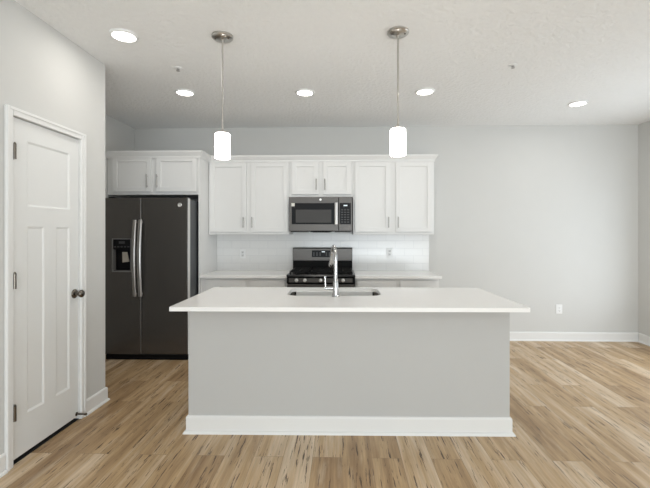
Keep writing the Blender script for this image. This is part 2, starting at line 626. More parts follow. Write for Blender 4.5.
def door_slab(bm, xa, xb, y0, y1, z0, z1, panels, rec):
    """slab in the YZ plane with its room face at xb; panels are recessed rectangles with eased edges."""
    ys = sorted({y0, y1, *[p[0] for p in panels], *[p[1] for p in panels]})
    zs = sorted({z0, z1, *[p[2] for p in panels], *[p[3] for p in panels]})
    t = bmesh.new()
    def inside(a, b):
        return any(p[0] < a < p[1] and p[2] < b < p[3] for p in panels)
    V = {}
    def v(x, y, z):
        k = (round(x, 5), round(y, 5), round(z, 5))
        if k not in V:
            V[k] = t.verts.new((x, y, z))
        return V[k]
    for i in range(len(ys) - 1):
        for j in range(len(zs) - 1):
            if not inside((ys[i] + ys[i + 1]) / 2, (zs[j] + zs[j + 1]) / 2):
                t.faces.new((v(xb, ys[i], zs[j]), v(xb, ys[i + 1], zs[j]), v(xb, ys[i + 1], zs[j + 1]), v(xb, ys[i], zs[j + 1])))
    e = 0.012
    for (a, b, c, d) in panels:
        o = [(a, c), (b, c), (b, d), (a, d)]
        q = [(a + e, c + e), (b - e, c + e), (b - e, d - e), (a + e, d - e)]
        ys_in = [yy for yy in ys if a < yy < b]
        for k in range(4):
            k2 = (k + 1) % 4
            t.faces.new((v(xb, *o[k]), v(xb, *o[k2]), v(xb - rec, *q[k2]), v(xb - rec, *q[k])))
        t.faces.new([v(xb - rec, *p) for p in q])
    c8 = [(y0, z0), (y1, z0), (y1, z1), (y0, z1)]
    for k in range(4):
        k2 = (k + 1) % 4
        t.faces.new((v(xb, *c8[k]), v(xa, *c8[k]), v(xa, *c8[k2]), v(xb, *c8[k2])))
    t.faces.new([v(xa, *p) for p in c8])
    bmesh.ops.recalc_face_normals(t, faces=t.faces)
    merge(bm, t)


XD = -1.940
bm = new_bm(); add_box(bm, XP - T - 0.02, XP - 0.004, DY0 - 0.002, DY1 + 0.002, 0.0, 0.005)  # strip added on the floor to darken the gap below the slab like shade
struct('gap_shade_strip', bm, M['gap'], 'dark strip painting the shade under the pantry door', cat='painted shade')
door = bpy.data.objects.new('door_1', None)
COL.objects.link(door)
door.location = (XD, (DY0 + DY1) / 2, 0)
door['kind'] = 'structure'
door['label'] = 'white three-panel pantry door, closed'
door['category'] = 'door'
bm = new_bm()
door_slab(bm, XD - 0.035, XD, DY0, DY1, 0.027, DZ, [(2.412, 2.793, 1.533, 1.934), (2.412, 2.553, 0.262, 1.410), (2.661, 2.793, 0.262, 1.410)], 0.007)
obj('door_slab', bm, M['door'], door)
for z in (1.847, 1.087, 0.312):
    bm = new_bm()
    add_tube(bm, [(XD + 0.026, DY0 + 0.001, z - 0.045), (XD + 0.026, DY0 + 0.001, z + 0.045)], 0.0085, 12)
    add_lathe(bm, [(0.006, 0), (0.0075, 0.003), (0.003, 0.009)], (XD + 0.026, DY0 + 0.001, z + 0.045), n=12)
    add_box(bm, XD, XD + 0.022, DY0 + 0.0005, DY0 + 0.0045, z - 0.044, z + 0.044)
    add_box(bm, XD, XD + 0.003, DY0 + 0.0045, DY0 + 0.024, z - 0.044, z + 0.044)
    obj('hinge', bm, M['dark_nickel'], door, 'dark nickel hinge', smooth=True)
kz, ky = 0.930, 2.846
bm = new_bm()
add_lathe(bm, [(0.0, 0), (0.033, 0.0), (0.033, 0.004), (0.028, 0.010), (0.014, 0.013), (0.0115, 0.03), (0.013, 0.034), (0.022, 0.040), (0.027, 0.049), (0.027, 0.056), (0.021, 0.064), (0.010, 0.067), (0, 0.0675)],
          (XD, ky, kz), 'X', 28, cap=False)
obj('door_knob', bm, M['dark_nickel'], door, 'round dark nickel knob', smooth=True)
bm = new_bm()
add_lathe(bm, [(0.0, 0), (0.014, 0.0), (0.014, 0.004), (0.006, 0.007), (0.006, 0.058), (0.009, 0.060), (0.009, 0.074), (0.006, 0.077), (0, 0.077)],
          (XD, 2.868, 0.048), 'X', 14, cap=False)
obj('door_stop', bm, M['dark_nickel'], door, 'short dark metal door stop near the floor', smooth=True)

# ------------------------------------------------------------------ kitchen cabinets
def shaker(bm, x0, x1, y, z0, z1, st=0.055, th=0.022, rec=0.013):
    """shaker door with its back at y, front at y-th."""
    f = y - th
    add_box(bm, x0, x0 + st, f, y, z0, z1, bev=0.0015, seg=1)
    add_box(bm, x1 - st, x1, f, y, z0, z1, bev=0.0015, seg=1)
    add_box(bm, x0 + st, x1 - st, f, y, z0, z0 + st, bev=0.0015, seg=1)
    add_box(bm, x0 + st, x1 - st, f, y, z1 - st, z1, bev=0.0015, seg=1)
    add_box(bm, x0 + st - 0.002, x1 - st + 0.002, f + rec, y - 0.002, z0 + st - 0.002, z1 - st + 0.002)


def bar_pull(bm, x, y, z0, z1):
    """vertical bar pull standing off a face at y (toward the room)."""
    add_tube(bm, [(x, y - 0.030, z0), (x, y - 0.030, z1)], 0.0068, 12)
    for z in (z0 + 0.018, z1 - 0.018):
        add_tube(bm, [(x, y, z), (x, y - 0.030, z)], 0.0045, 10)


def h_pull(bm, x0, x1, y, z):
    add_tube(bm, [(x0, y - 0.030, z), (x1, y - 0.030, z)], 0.0068, 12)
    for x in (x0 + 0.018, x1 - 0.018):
        add_tube(bm, [(x, y, z), (x, y - 0.030, z)], 0.0045, 10)


def wall_cabinet(label, x0, x1, z0, z1, depth, doors, pull_z, pulls, rail):
    yf = B - depth
    r = thing('wall_cabinet', label, 'cabinet', ((x0 + x1) / 2, B - depth / 2, z0), 'white wall cabinets')
    bm = new_bm()
    add_box(bm, x0, x1, yf, B - 0.001, z0, z1, bev=0.001, seg=1)
    if rail:
        add_box(bm, x0 + 0.004, x1 - 0.001, yf - 0.010, yf, z0, z0 + 0.022, bev=0.003)
    obj('carcass', bm, M['cabinet'], r)
    for (a, b, c, d), px in zip(doors, pulls):
        bm = new_bm()
        shaker(bm, a, b, yf - 0.001, c, d)
        dr = obj('cabinet_door', bm, M['cabinet'], r)
        bm = new_bm()
        bar_pull(bm, px, yf - 0.021, pull_z[0], pull_z[1])
        obj('handle', bm, M['pull'], dr, 'brushed nickel bar pull', smooth=True)
    return r


XPAN0, XPAN1 = -1.648, -1.630
UT = 2.262
wall_cabinet('white two-door wall cabinet left of the microwave', XPAN1, -0.640, 1.354, UT, 0.33,
             [(-1.612, -1.163, 1.385, 2.229), (-1.106, -0.656, 1.385, 2.229)], (1.436, 1.566), (-1.195, -1.089), True)
wall_cabinet('short white two-door wall cabinet directly above the microwave', -0.638, 0.130, 1.806, UT, 0.33,
             [(-0.612, -0.287, 1.838, 2.229), (-0.231, 0.105, 1.838, 2.229)], (1.891, 2.024), (-0.312, -0.208), False)
wall_cabinet('white two-door wall cabinet right of the microwave, under the right pendant', 0.132, 1.104, 1.354, UT, 0.33,
             [(0.155, 0.578, 1.385, 2.229), (0.646, 1.076, 1.385, 2.229)], (1.436, 1.566), (0.556, 0.672), True)
wall_cabinet('white two-door cabinet above the dark refrigerator', XA + 0.002, XPAN0 - 0.001, 1.815, UT, 0.61,
             [(-2.652, -2.194, 1.847, 2.248), (-2.142, -1.668, 1.847, 2.248)], (1.893, 2.043), (-2.238, -2.122), False)
o = box_obj('end_panel', (XPAN0, XPAN1 - 0.001, B - 0.63, B - 0.002, 0, UT), M['cabinet'], bev=0.001)
tag(o, 'tall white panel on the right side of the refrigerator', 'panel')
# crown moulding stepping from the deep cabinet to the shallow ones
CROWN = [(0, UT - 0.028), (0.008, UT - 0.028), (0.010, UT - 0.006), (0.018, UT + 0.004), (0.034, UT + 0.028), (0.040, UT + 0.036), (0.040, UT + 0.050), (0.0, UT + 0.050)]
bm = new_bm()
add_sweep(bm, [(XA + 0.001, B - 0.632), (XPAN1 + 0.001, B - 0.632), (XPAN1 + 0.001, B - 0.332), (1.106, B - 0.332), (1.106, B - 0.001)],
          [(o_ + 0.0, z_) for o_, z_ in CROWN])
o = obj('crown_molding', bm, M['cabinet'])
tag(o, 'white crown molding along the top of the wall cabinets', 'molding')

# backsplash
BST = 1.356
bm = new_bm()
add_box(bm, XPAN1 + 0.001, 1.112, B - 0.010, B - 0.0005, 0.884, BST - 0.004)
add_box(bm, -0.634, 0.128, B - 0.010, B - 0.0005, BST - 0.004, 1.80)
o = obj('backsplash', bm, M['tile'])
tag(o, 'white subway tile backsplash between countertops and wall cabinets', 'backsplash')


def base_cabinet(label, x0, x1, drawers, kick=True):
    yf = B - 0.60
    r = thing('base_cabinet', label, 'cabinet', ((x0 + x1) / 2, B - 0.3, 0), 'white base cabinets')
    bm = new_bm()
    add_box(bm, x0, x1, yf, B - 0.001, 0.10, 0.853, bev=0.001, seg=1)
    add_box(bm, x0, x1, yf + 0.07, B - 0.001, 0, 0.10)
    obj('carcass', bm, M['cabinet'], r)
    for a, b in drawers:
        bm = new_bm()
        add_box(bm, a, b, yf - 0.021, yf - 0.001, 0.69, 0.832, bev=0.002, seg=1)
        d = obj('drawer_front', bm, M['cabinet'], r)
        bm = new_bm()
        h_pull(bm, (a + b) / 2 - 0.065, (a + b) / 2 + 0.065, yf - 0.021, 0.752)
        obj('handle', bm, M['pull'], d, 'brushed nickel bar pull', smooth=True)
        bm = new_bm()
        shaker(bm, a, b, yf - 0.001, 0.125, 0.675)
        d = obj('cabinet_door', bm, M['cabinet'], r)
        bm = new_bm()
        px = b - 0.03 if (a + b) < (x0 + x1) else a + 0.03
        bar_pull(bm, px, yf - 0.021, 0.50, 0.63)
        obj('handle', bm, M['pull'], d, 'brushed nickel bar pull', smooth=True)
    return r


base_cabinet('white base cabinet between the refrigerator panel and the range', XPAN1 + 0.001, -0.630, [(-1.566, -1.104), (-1.056, -0.655)])
base_cabinet('white base cabinet right of the range', 0.150, 1.100, [(0.172, 0.606), (0.656, 1.075)])
CT = 0.888
o = box_obj('countertop', (XPAN1 + 0.001, -0.628, B - 0.652, B - 0.011, 0.856, CT), M['quartz'], bev=0.002)
tag(o, 'white countertop between the refrigerator panel and the range', 'countertop')
o = box_obj('countertop', (0.149, 1.122, B - 0.652, B - 0.011, 0.856, CT), M['quartz'], bev=0.002)
tag(o, 'white countertop on the back wall right of the range', 'countertop')


def outlet(name, label, x, yw, z, w, hh, face):
    r = thing(name, label, 'outlet', (x, yw, z - hh / 2), 'wall outlets')
    bm = new_bm()
    add_box(bm, x - w / 2, x + w / 2, yw - 0.006, yw - 0.0003, z - hh / 2, z + hh / 2, bev=0.002)
    obj('cover_plate', bm, M['plastic'], r)
    for dz in (0.020, -0.020):
        bm = new_bm()
        add_box(bm, x - 0.0165, x + 0.0165, yw - 0.0085, yw - 0.005, z + dz - 0.0145, z + dz + 0.0145, bev=0.003)
        s = obj('socket', bm, face, r)
        bm = new_bm()
        add_box(bm, x - 0.008, x - 0.005, yw - 0.0089, yw - 0.008, z + dz - 0.003, z + dz + 0.007)
        add_box(bm, x + 0.005, x + 0.008, yw - 0.0089, yw - 0.008, z + dz - 0.002, z + dz + 0.006)
        add_lathe(bm, [(0.003, 0), (0.003, 0.0009)], (x, yw - 0.008, z + dz - 0.008), '-Y', 10)
        obj('slots', bm, M['slot'], s)
    return r


outlet('wall_outlet', 'white outlet on the tile left of the range', -1.291, B - 0.010, 1.102, 0.072, 0.115, M['outlet'])
outlet('wall_outlet', 'white outlet on the tile right of the range', 0.610, B - 0.010, 1.118, 0.072, 0.115, M['outlet'])
outlet('wall_outlet', 'white outlet low on the bare wall right of the island', 2.761, B, 0.404, 0.078, 0.118, M['plastic'])

# ------------------------------------------------------------------ refrigerator
FX0, FX1, FY = -2.570, -1.661, 4.262
FS = -2.172
fr = thing('refrigerator', 'dark slate side-by-side refrigerator in the recess beside the pantry wall', 'refrigerator', ((FX0 + FX1) / 2, 4.68, 0))
box_obj('cabinet_body', (FX0 + 0.006, FX1 - 0.004, FY + 0.075, B - 0.03, 0.03, 1.735), M['fridge_side'], fr, bev=0.004)


def fridge_door(nm, x0, x1, cut=None):
    bm = new_bm()
    if cut is None:
        add_box(bm, x0, x1, FY, FY + 0.068, 0.062, 1.752, bev=0.006, seg=3)
    else:
        a, b, c, d = cut
        yb = FY + 0.068
        add_box(bm, x0, a, FY, yb, 0.062, 1.752, bev=0.004)
        add_box(bm, b, x1, FY, yb, 0.062, 1.752, bev=0.004)
        add_box(bm, a - 0.004, b + 0.004, FY, yb, 0.062, c, bev=0.0)
        add_box(bm, a - 0.004, b + 0.004, FY, yb, d, 1.752, bev=0.0)
        add_box(bm, a - 0.004, b + 0.004, FY + 0.062, yb, c, d)
    return obj(nm, bm, M['slate'], fr)


DX0, DX1, DZ0, DZ1 = -2.490, -2.277, 0.950, 1.312
fd = fridge_door('freezer_door', FX0, FS - 0.003, (DX0, DX1, DZ0, DZ1))
rd = fridge_door('refrigerator_door', FS + 0.003, FX1)
# metal door edges; the outer one's pale colour stands in for a reflection
box_obj('door_edge', (FX1 - 0.001, FX1 + 0.003, FY + 0.004, FY + 0.060, 0.066, 1.748), M['edge'], rd, bev=0.001, label='metal edge with its reflection painted pale')
box_obj('door_edge', (FS - 0.0035, FS + 0.0005, FY + 0.003, FY + 0.05, 0.066, 1.748), M['handle'], fd, label='metal edge with its reflection painted pale')
# curved bar handles
for dr, xa in ((fd, -2.226), (rd, -2.166)):
    bm = new_bm()
    pts, n = [], 14
    for i in range(n + 1):
        t_ = i / n
        z = 0.692 + (1.512 - 0.692) * t_
        pts.append((xa, FY - 0.030 - 0.030 * math.sin(math.pi * t_), z))
    add_tube(bm, pts, 0.0215, 14, squash=(1.0, 0.55))
    for z in (0.715, 1.489):
        add_tube(bm, [(xa, FY + 0.002, z), (xa, FY - 0.036, z)], 0.013, 12)
    obj('handle', bm, M['handle'], dr, 'bowed brushed metal bar handle', smooth=True)
# ice and water dispenser
dp = new_bm()
w = 0.011
add_box(dp, DX0, DX0 + w, FY - 0.004, FY + 0.062, DZ0, DZ1)
add_box(dp, DX1 - w, DX1, FY - 0.004, FY + 0.062, DZ0, DZ1)
add_box(dp, DX0 + w, DX1 - w, FY - 0.004, FY + 0.062, DZ0, DZ0 + 0.016)
add_box(dp, DX0 + w, DX1 - w, FY - 0.004, FY + 0.062, DZ1 - 0.010, DZ1)
disp = obj('dispenser', dp, M['grey_plastic'], fd, 'black ice and water dispenser')
bm = new_bm()
add_box(bm, DX0 + w, DX1 - w, FY + 0.000, FY + 0.055, 1.196, DZ1 - 0.010, bev=0.002)
add_box(bm, DX0 + w, DX1 - w, FY + 0.0575, FY + 0.0615, DZ0 + 0.016, 1.196)
obj('control_panel', bm, M['glass'], disp)
bm = new_bm()
add_box(bm, -2.415, -2.350, FY - 0.0015, FY + 0.0005, 1.255, 1.282)
for k in range(5):
    add_box(bm, -2.470 + k * 0.037, -2.446 + k * 0.037, FY - 0.0015, FY + 0.0005, 1.215, 1.230)
obj('buttons', bm, M['button'], disp)
bm = new_bm()
add_prism(bm, [(-2.388, 1.165), (-2.335, 1.165), (-2.312, 1.060), (-2.385, 1.052)], FY + 0.018, FY + 0.028, axis='Y')
obj('paddle', bm, M['tan'], disp, 'beige paddle')
box_obj('drip_tray', (DX0 + 0.02, DX1 - 0.02, FY - 0.002, FY + 0.055, DZ0 + 0.0165, DZ0 + 0.022), M['black'], disp)


def badge(parent, x, y, z, r):
    bm = new_bm()
    add_lathe(bm, [(0, 0), (r, 0), (r, 0.002), (r * 0.88, 0.003), (r * 0.84, 0.0022), (0, 0.0022)], (x, y, z), '-Y', 28, cap=False)
    # raised monogram strokes inside the ring
    pts = [(x + r * 0.45 * math.cos(a), y - 0.003, z + r * 0.45 * math.sin(a)) for a in [math.radians(q) for q in range(40, 330, 20)]]
    add_tube(bm, pts, r * 0.09, 6)
    return obj('badge', bm, M['knob'], parent, 'small round silver badge', smooth=True)


badge(rd, -1.750, FY, 1.675, 0.022)
bm = new_bm()
add_box(bm, FX0 + 0.01, FX1 - 0.006, FY + 0.004, FY + 0.075, 0.003, 0.057, bev=0.003)
for k in range(20):
    x = FX0 + 0.05 + k * 0.042
    add_box(bm, x, x + 0.028, FY, FY + 0.006, 0.016, 0.022)
obj('base_grille', bm, M['black'], fr, 'black base grille')
for x in (FX0 + 0.06, FX1 - 0.06):
    box_obj('hinge_cover', (x - 0.035, x + 0.035, FY + 0.02, FY + 0.13, 1.7355, 1.765), M['black'], fr, bev=0.006)

# ------------------------------------------------------------------ microwave
MX0, MX1, MY, MZ0, MZ1 = -0.633, 0.120, B - 0.42, 1.388, 1.802
mw = thing('microwave', 'slate over-the-range microwave with black door above the range', 'microwave', ((MX0 + MX1) / 2, B - 0.2, MZ0))
box_obj('housing', (MX0, MX1, MY + 0.032, B - 0.011, MZ0, MZ1), M['slate_light'], mw, bev=0.003)
bm = new_bm()
mdx = -0.045
add_box(bm, MX0, mdx, MY, MY + 0.030, MZ0 + 0.008, MZ1, bev=0.004)
md = obj('microwave_door', bm, M['slate_light'], mw)
box_obj('door_glass', (-0.602, mdx - 0.002, MY - 0.004, MY + 0.001, 1.476, 1.728), M['glass'], md, bev=0.001, label='black glass door front')
box_obj('viewing_window', (-0.553, -0.128, MY - 0.0052, MY - 0.0035, 1.495, 1.650), M['window_mesh'], md, label='dark grey viewing window')
bm = new_bm()
hx = -0.070
add_tube(bm, [(hx, MY - 0.036, 1.474), (hx, MY - 0.042, 1.54), (hx, MY - 0.043, 1.60), (hx, MY - 0.042, 1.66), (hx, MY - 0.036, 1.730)], 0.0185, 12, squash=(1, 0.6))
for z in (1.495, 1.709):
    add_tube(bm, [(hx, MY - 0.003, z), (hx, MY - 0.038, z)], 0.010, 10)
obj('handle', bm, M['edge'], md, 'vertical silver bar handle', smooth=True)
box_obj('sticker', (-0.604, -0.566, MY - 0.0052, MY - 0.0038, 1.690, 1.727), M['label'], md, label='small white sticker')
badge(md, -0.258, MY, 1.770, 0.014)
bm = new_bm()
add_box(bm, mdx + 0.003, MX1, MY, MY + 0.030, MZ0 + 0.008, MZ1, bev=0.004)
mc_ = obj('control_side', bm, M['slate_light'], mw)
box_obj('control_panel', (-0.030, 0.104, MY - 0.004, MY + 0.001, 1.476, 1.728), M['glass'], mc_, bev=0.001, label='black glass control panel')
box_obj('display', (0.016, 0.062, MY - 0.0048, MY - 0.0038, 1.691, 1.706), M['display'], mc_, label='lit white clock display')
bm = new_bm()
for r_ in range(6):
    for c_ in range(3):
        add_box(bm, -0.014 + c_ * 0.036, 0.012 + c_ * 0.036, MY - 0.0046, MY - 0.0038, 1.495 + r_ * 0.029, 1.509 + r_ * 0.029)
obj('keypad', bm, M['button'], mc_)
bm = new_bm()
add_prism(bm, [(-0.40, MZ0 + 0.007), (-0.11, MZ0 + 0.007), (-0.13, MZ0 - 0.004), (-0.17, MZ0 - 0.010), (-0.34, MZ0 - 0.010), (-0.38, MZ0 - 0.004)], MY + 0.002, MY + 0.09, axis='Y')
add_box(bm, MX0 + 0.02, -0.42, MY + 0.012, MY + 0.30, MZ0 - 0.006, MZ0 + 0.001)
add_box(bm, -0.09, MX1 - 0.02, MY + 0.012, MY + 0.30, MZ0 - 0.006, MZ0 + 0.001)
obj('bottom_vent', bm, M['black'], mw, 'black bottom vent and lamp lens')

# ------------------------------------------------------------------ gas range
RX0, RX1 = -0.622, 0.140
RF = B - 0.70
rg = thing('gas_range', 'freestanding slate gas range with black cooktop and silver knobs', 'range', ((RX0 + RX1) / 2, B - 0.35, 0))
bm = new_bm()
add_box(bm, RX0, RX1, RF + 0.045, B - 0.012, 0.05, 0.872, bev=0.002)
for x in (RX0 + 0.05, RX1 - 0.05):
    for y in (RF + 0.1, B - 0.1):
        add_lathe(bm, [(0.018, 0), (0.018, 0.05)], (x, y, 0), n=12)
obj('range_body', bm, M['black'], rg)
bm = new_bm()
add_prism(bm, [(RF + 0.045, 0.805), (RF + 0.006, 0.805), (RF, 0.812), (RF + 0.008, 0.866), (RF + 0.02, 0.878), (RF + 0.045, 0.878)], RX0, RX1)
obj('control_fascia', bm, M['black'], rg)
box_obj('fascia_strip', (RX0 + 0.025, RX1 - 0.025, RF - 0.003, RF + 0.006, 0.817, 0.863), M['slate_light'], rg, bev=0.001, label='slate metal strip behind the knobs')
for x in (-0.512, -0.418, -0.241, -0.066, 0.010):
    bm = new_bm()
    add_lathe(bm, [(0, 0), (0.021, 0), (0.021, 0.006), (0.0175, 0.010), (0.0165, 0.028), (0.012, 0.032), (0, 0.032)], (x, RF - 0.003, 0.842), '-Y', 22, cap=False)
    add_box(bm, x - 0.003, x + 0.003, RF - 0.040, RF - 0.030, 0.828, 0.856, bev=0.001)
    obj('burner_knob', bm, M['knob'], rg, 'round silver burner knob', smooth=True)
box_obj('oven_door', (RX0 + 0.003, RX1 - 0.003, RF - 0.002, RF + 0.043, 0.235, 0.795), M['slate_light'], rg, bev=0.004)
od = rg.children[-1]
box_obj('oven_glass', (RX0 + 0.10, RX1 - 0.10, RF - 0.004, RF - 0.001, 0.36, 0.64), M['glass'], od)
bm = new_bm()
add_tube(bm, [(RX0 + 0.05, RF - 0.045, 0.745), (RX1 - 0.05, RF - 0.045, 0.745)], 0.013, 14)
for x in (RX0 + 0.09, RX1 - 0.09):
    add_tube(bm, [(x, RF - 0.001, 0.745), (x, RF - 0.045, 0.745)], 0.010, 10)
obj('handle', bm, M['handle'], od, smooth=True)
box_obj('storage_drawer', (RX0 + 0.003, RX1 - 0.003, RF - 0.002, RF + 0.043, 0.06, 0.225), M['slate_light'], rg, bev=0.004)
bm = new_bm()
add_prism(bm, [(RF + 0.010, 0.8785), (RF + 0.004, 0.884), (RF + 0.02, 0.902), (RF + 0.06, 0.904), (B - 0.09, 0.904), (B - 0.09, 0.8785)], RX0 - 0.004, RX1 + 0.004)
obj('cooktop', bm, M['enamel'], rg, 'black enamel cooktop')
CY0, CY1 = RF + 0.075, B - 0.135
for gx0, gx1 in ((RX0 + 0.02, -0.375), (-0.365, -0.117), (-0.107, RX1 - 0.02)):
    bm = new_bm()
    zt = 0.936
    for x in (gx0 + 0.008, gx1 - 0.008):
        add_box(bm, x - 0.007, x + 0.007, CY0, CY1, zt - 0.014, zt, bev=0.003)
    for y in (CY0 + 0.007, (CY0 + CY1) / 2, CY1 - 0.007):
        add_box(bm, gx0 + 0.015, gx1 - 0.015, y - 0.007, y + 0.007, zt - 0.014, zt, bev=0.003)
    xm = (gx0 + gx1) / 2
    add_box(bm, xm - 0.006, xm + 0.006, CY0 + 0.014, CY1 - 0.014, zt - 0.012, zt + 0.003, bev=0.003)
    for yq in (0.25, 0.75):
        y = CY0 + (CY1 - CY0) * yq
        add_box(bm, gx0 + 0.015, gx1 - 0.015, y - 0.005, y + 0.005, zt - 0.012, zt + 0.003, bev=0.002)
    for x in (gx0 + 0.008, gx1 - 0.008):
        for y in (CY0 + 0.008, CY1 - 0.008):
            add_box(bm, x - 0.007, x + 0.007, y - 0.007, y + 0.007, 0.9045, zt - 0.013)
    obj('burner_grate', bm, M['iron'], rg, 'black cast iron burner grate')
    for yq in (0.25, 0.75):
        bm = new_bm()
        add_lathe(bm, [(0, 0), (0.048, 0), (0.045, 0.007), (0.034, 0.008), (0.034, 0.015), (0.028, 0.017), (0, 0.017)], (xm, CY0 + (CY1 - CY0) * yq, 0.9045), n=24, cap=False)
        obj('burner', bm, M['iron'], rg, 'black burner cap', smooth=True)
BY = B - 0.088
bm = new_bm()
add_prism(bm, [(BY - 0.004, 0.880), (BY + 0.004, 1.020), (BY + 0.004, 1.17), (BY + 0.012, 1.184), (B - 0.014, 1.184), (B - 0.014, 0.880)], -0.628, 0.128)
bg = obj('backguard', bm, M['black'], rg, 'black lower backguard')
bm = new_bm()
add_prism(bm, [(BY - 0.010, 1.024), (BY - 0.006, 1.172), (BY + 0.003, 1.186), (BY + 0.0035, 1.186), (BY + 0.0035, 1.020)], -0.630, 0.130)
obj('backguard_front', bm, M['slate_light'], bg, 'slate metal upper backguard')
box_obj('control_display', (-0.385, -0.080, BY - 0.014, BY - 0.005, 1.066, 1.152), M['glass'], bg, bev=0.001, label='black glass oven control panel')
box_obj('clock', (-0.258, -0.220, BY - 0.0152, BY - 0.0135, 1.128, 1.140), M['display'], bg, label='lit white clock digits')
for k in range(7):
    if k == 3:
        continue
    box_obj('touch_key', (-0.368 + k * 0.040, -0.352 + k * 0.040, BY - 0.0148, BY - 0.0135, 1.080, 1.129), M['button'], bg)

# ------------------------------------------------------------------ island
IR = Matrix.Translation((0.05, 2.75, 0)) @ Matrix.Rotation(math.radians(0.8), 4, 'Z') @ Matrix.Translation((-0.05, -2.75, 0))
ICT = 0.900
BX0, BX1, BYF, BYB = -1.056, 1.138, 2.736, 3.42


def ixy(x, y, z):
    return IR @ Vector((x, y, z))


isl = thing('kitchen_island', 'grey painted kitchen island base with white baseboard', 'island', ixy((BX0 + BX1) / 2, (BYF + BYB) / 2, 0))
bm = new_bm()
add_box(bm, BX0, BX1, BYF, BYF + 0.11, 0, ICT - 0.027)
add_box(bm, BX0, BX0 + 0.02, BYF + 0.11, BYB, 0, ICT - 0.027)
add_box(bm, BX1 - 0.02, BX1, BYF + 0.11, BYB, 0, ICT - 0.027)
obj('knee_wall', bm, M['island'], isl, xf=IR)
bm = new_bm()
add_box(bm, BX0 + 0.02, BX1 - 0.02, BYB - 0.03, BYB, 0.10, ICT - 0.027)
add_box(bm, BX0 + 0.02, BX1 - 0.02, BYB - 0.10, BYB - 0.08, 0, 0.10)
add_box(bm, BX0 + 0.02, BX1 - 0.02, BYF + 0.11, BYB - 0.03, 0.10, 0.118)
obj('cabinet_back', bm, M['cabinet'], isl, xf=IR)
IB = [(0, 0), (0.013, 0), (0.013, 0.104), (0.011, 0.112), (0.004, 0.118), (0, 0.118)]
SH = [(0.0132, 0.0), (0.030, 0.0), (0.0285, 0.008), (0.0235, 0.015), (0.0165, 0.019), (0.0132, 0.019)]
bm = new_bm(); add_sweep(bm, [(BX0, BYB - 0.02), (BX0, BYF), (BX1, BYF), (BX1, BYB - 0.02)][::-1], [(-o_, z_) for o_, z_ in IB])
ib = obj('island_baseboard', bm, M['trim'], isl, 'white baseboard', xf=IR)
bm = new_bm(); add_sweep(bm, [(BX0, BYB - 0.02), (BX0, BYF), (BX1, BYF), (BX1, BYB - 0.02)][::-1], [(-o_, z_) for o_, z_ in SH])
obj('shoe_molding', bm, M['trim'], ib, 'white quarter-round shoe molding', xf=IR)


def rrect(x0, x1, y0, y1, r, n=8):
    pts = []
    for cx, cy, a0 in ((x1 - r, y1 - r, 0), (x0 + r, y1 - r, 90), (x0 + r, y0 + r, 180), (x1 - r, y0 + r, 270)):
        for k in range(n + 1):
            a = math.radians(a0 + 90 * k / n)
            pts.append((cx + r * math.cos(a), cy + r * math.sin(a)))
    return pts


SX0, SX1, SY0, SY1 = -0.418, 0.302, 2.995, 3.412
IX0, IX1, IY0, IY1 = -1.100, 1.174, 2.518, 3.462
bm = bmesh.new()
outer = rrect(IX0, IX1, IY0, IY1, 0.006, 3)
inner = rrect(SX0, SX1, SY0, SY1, 0.085, 8)
eds = []
for loop in (outer, inner):
    vs = [bm.verts.new((x, y, ICT)) for x, y in loop]
    for k in range(len(vs)):
        eds.append(bm.edges.new((vs[k], vs[(k + 1) % len(vs)])))
bmesh.ops.triangle_fill(bm, use_beauty=True, use_dissolve=False, edges=eds, normal=(0, 0, 1))
ret = bmesh.ops.extrude_face_region(bm, geom=list(bm.faces))
for g in ret['geom']:
    if isinstance(g, bmesh.types.BMVert):
        g.co.z = ICT - 0.0265
bmesh.ops.recalc_face_normals(bm, faces=bm.faces)
o = obj('countertop', bm, M['quartz'], xf=IR)
tag(o, 'long white quartz countertop on the grey island', 'countertop')

# sink
sk = thing('kitchen_sink', 'stainless undermount sink set in the island countertop', 'sink', ixy((SX0 + SX1) / 2, (SY0 + SY1) / 2, 0.66))
bm = bmesh.new()
prof = [(-0.022, 0.872, 0.10), (0.004, 0.8725, 0.085), (0.004, 0.864, 0.085), (0.004, 0.72, 0.08), (0.012, 0.695, 0.075), (0.035, 0.683, 0.06), (0.12, 0.676, 0.05)]
rings = []
for ins, z, r in prof:
    rings.append([bm.verts.new((x, y, z)) for x, y in rrect(SX0 + ins, SX1 - ins, SY0 + ins, SY1 - ins, r, 8)])
for ins, z, r in [(0.12, 0.673, 0.05), (0.030, 0.680, 0.06), (0.002, 0.70, 0.08), (0.0, 0.864, 0.085), (-0.022, 0.868, 0.10)]:
    rings.append([bm.verts.new((x, y, z)) for x, y in rrect(SX0 + ins, SX1 - ins, SY0 + ins, SY1 - ins, r, 8)])
nn = len(rings[0])
for i in range(len(rings)):
    a, b = rings[i], rings[(i + 1) % len(rings)]
    if i == 6:
        bm.faces.new(a); bm.faces.new(b[::-1])
        continue
    for k in range(nn):
        bm.faces.new((a[k], a[(k + 1) % nn], b[(k + 1) % nn], b[k]))
bmesh.ops.recalc_face_normals(bm, faces=bm.faces)
obj('basin', bm, M['steel'], sk, smooth=True, xf=IR)
bm = new_bm()
add_lathe(bm, [(0, 0.004), (0.018, 0.002), (0.034, 0.002), (0.044, 0.004), (0.046, 0.0005), (0, 0.0)], (-0.055, 3.22, 0.6765), n=28, cap=False)
obj('drain', bm, M['chrome'], sk, smooth=True, xf=IR)

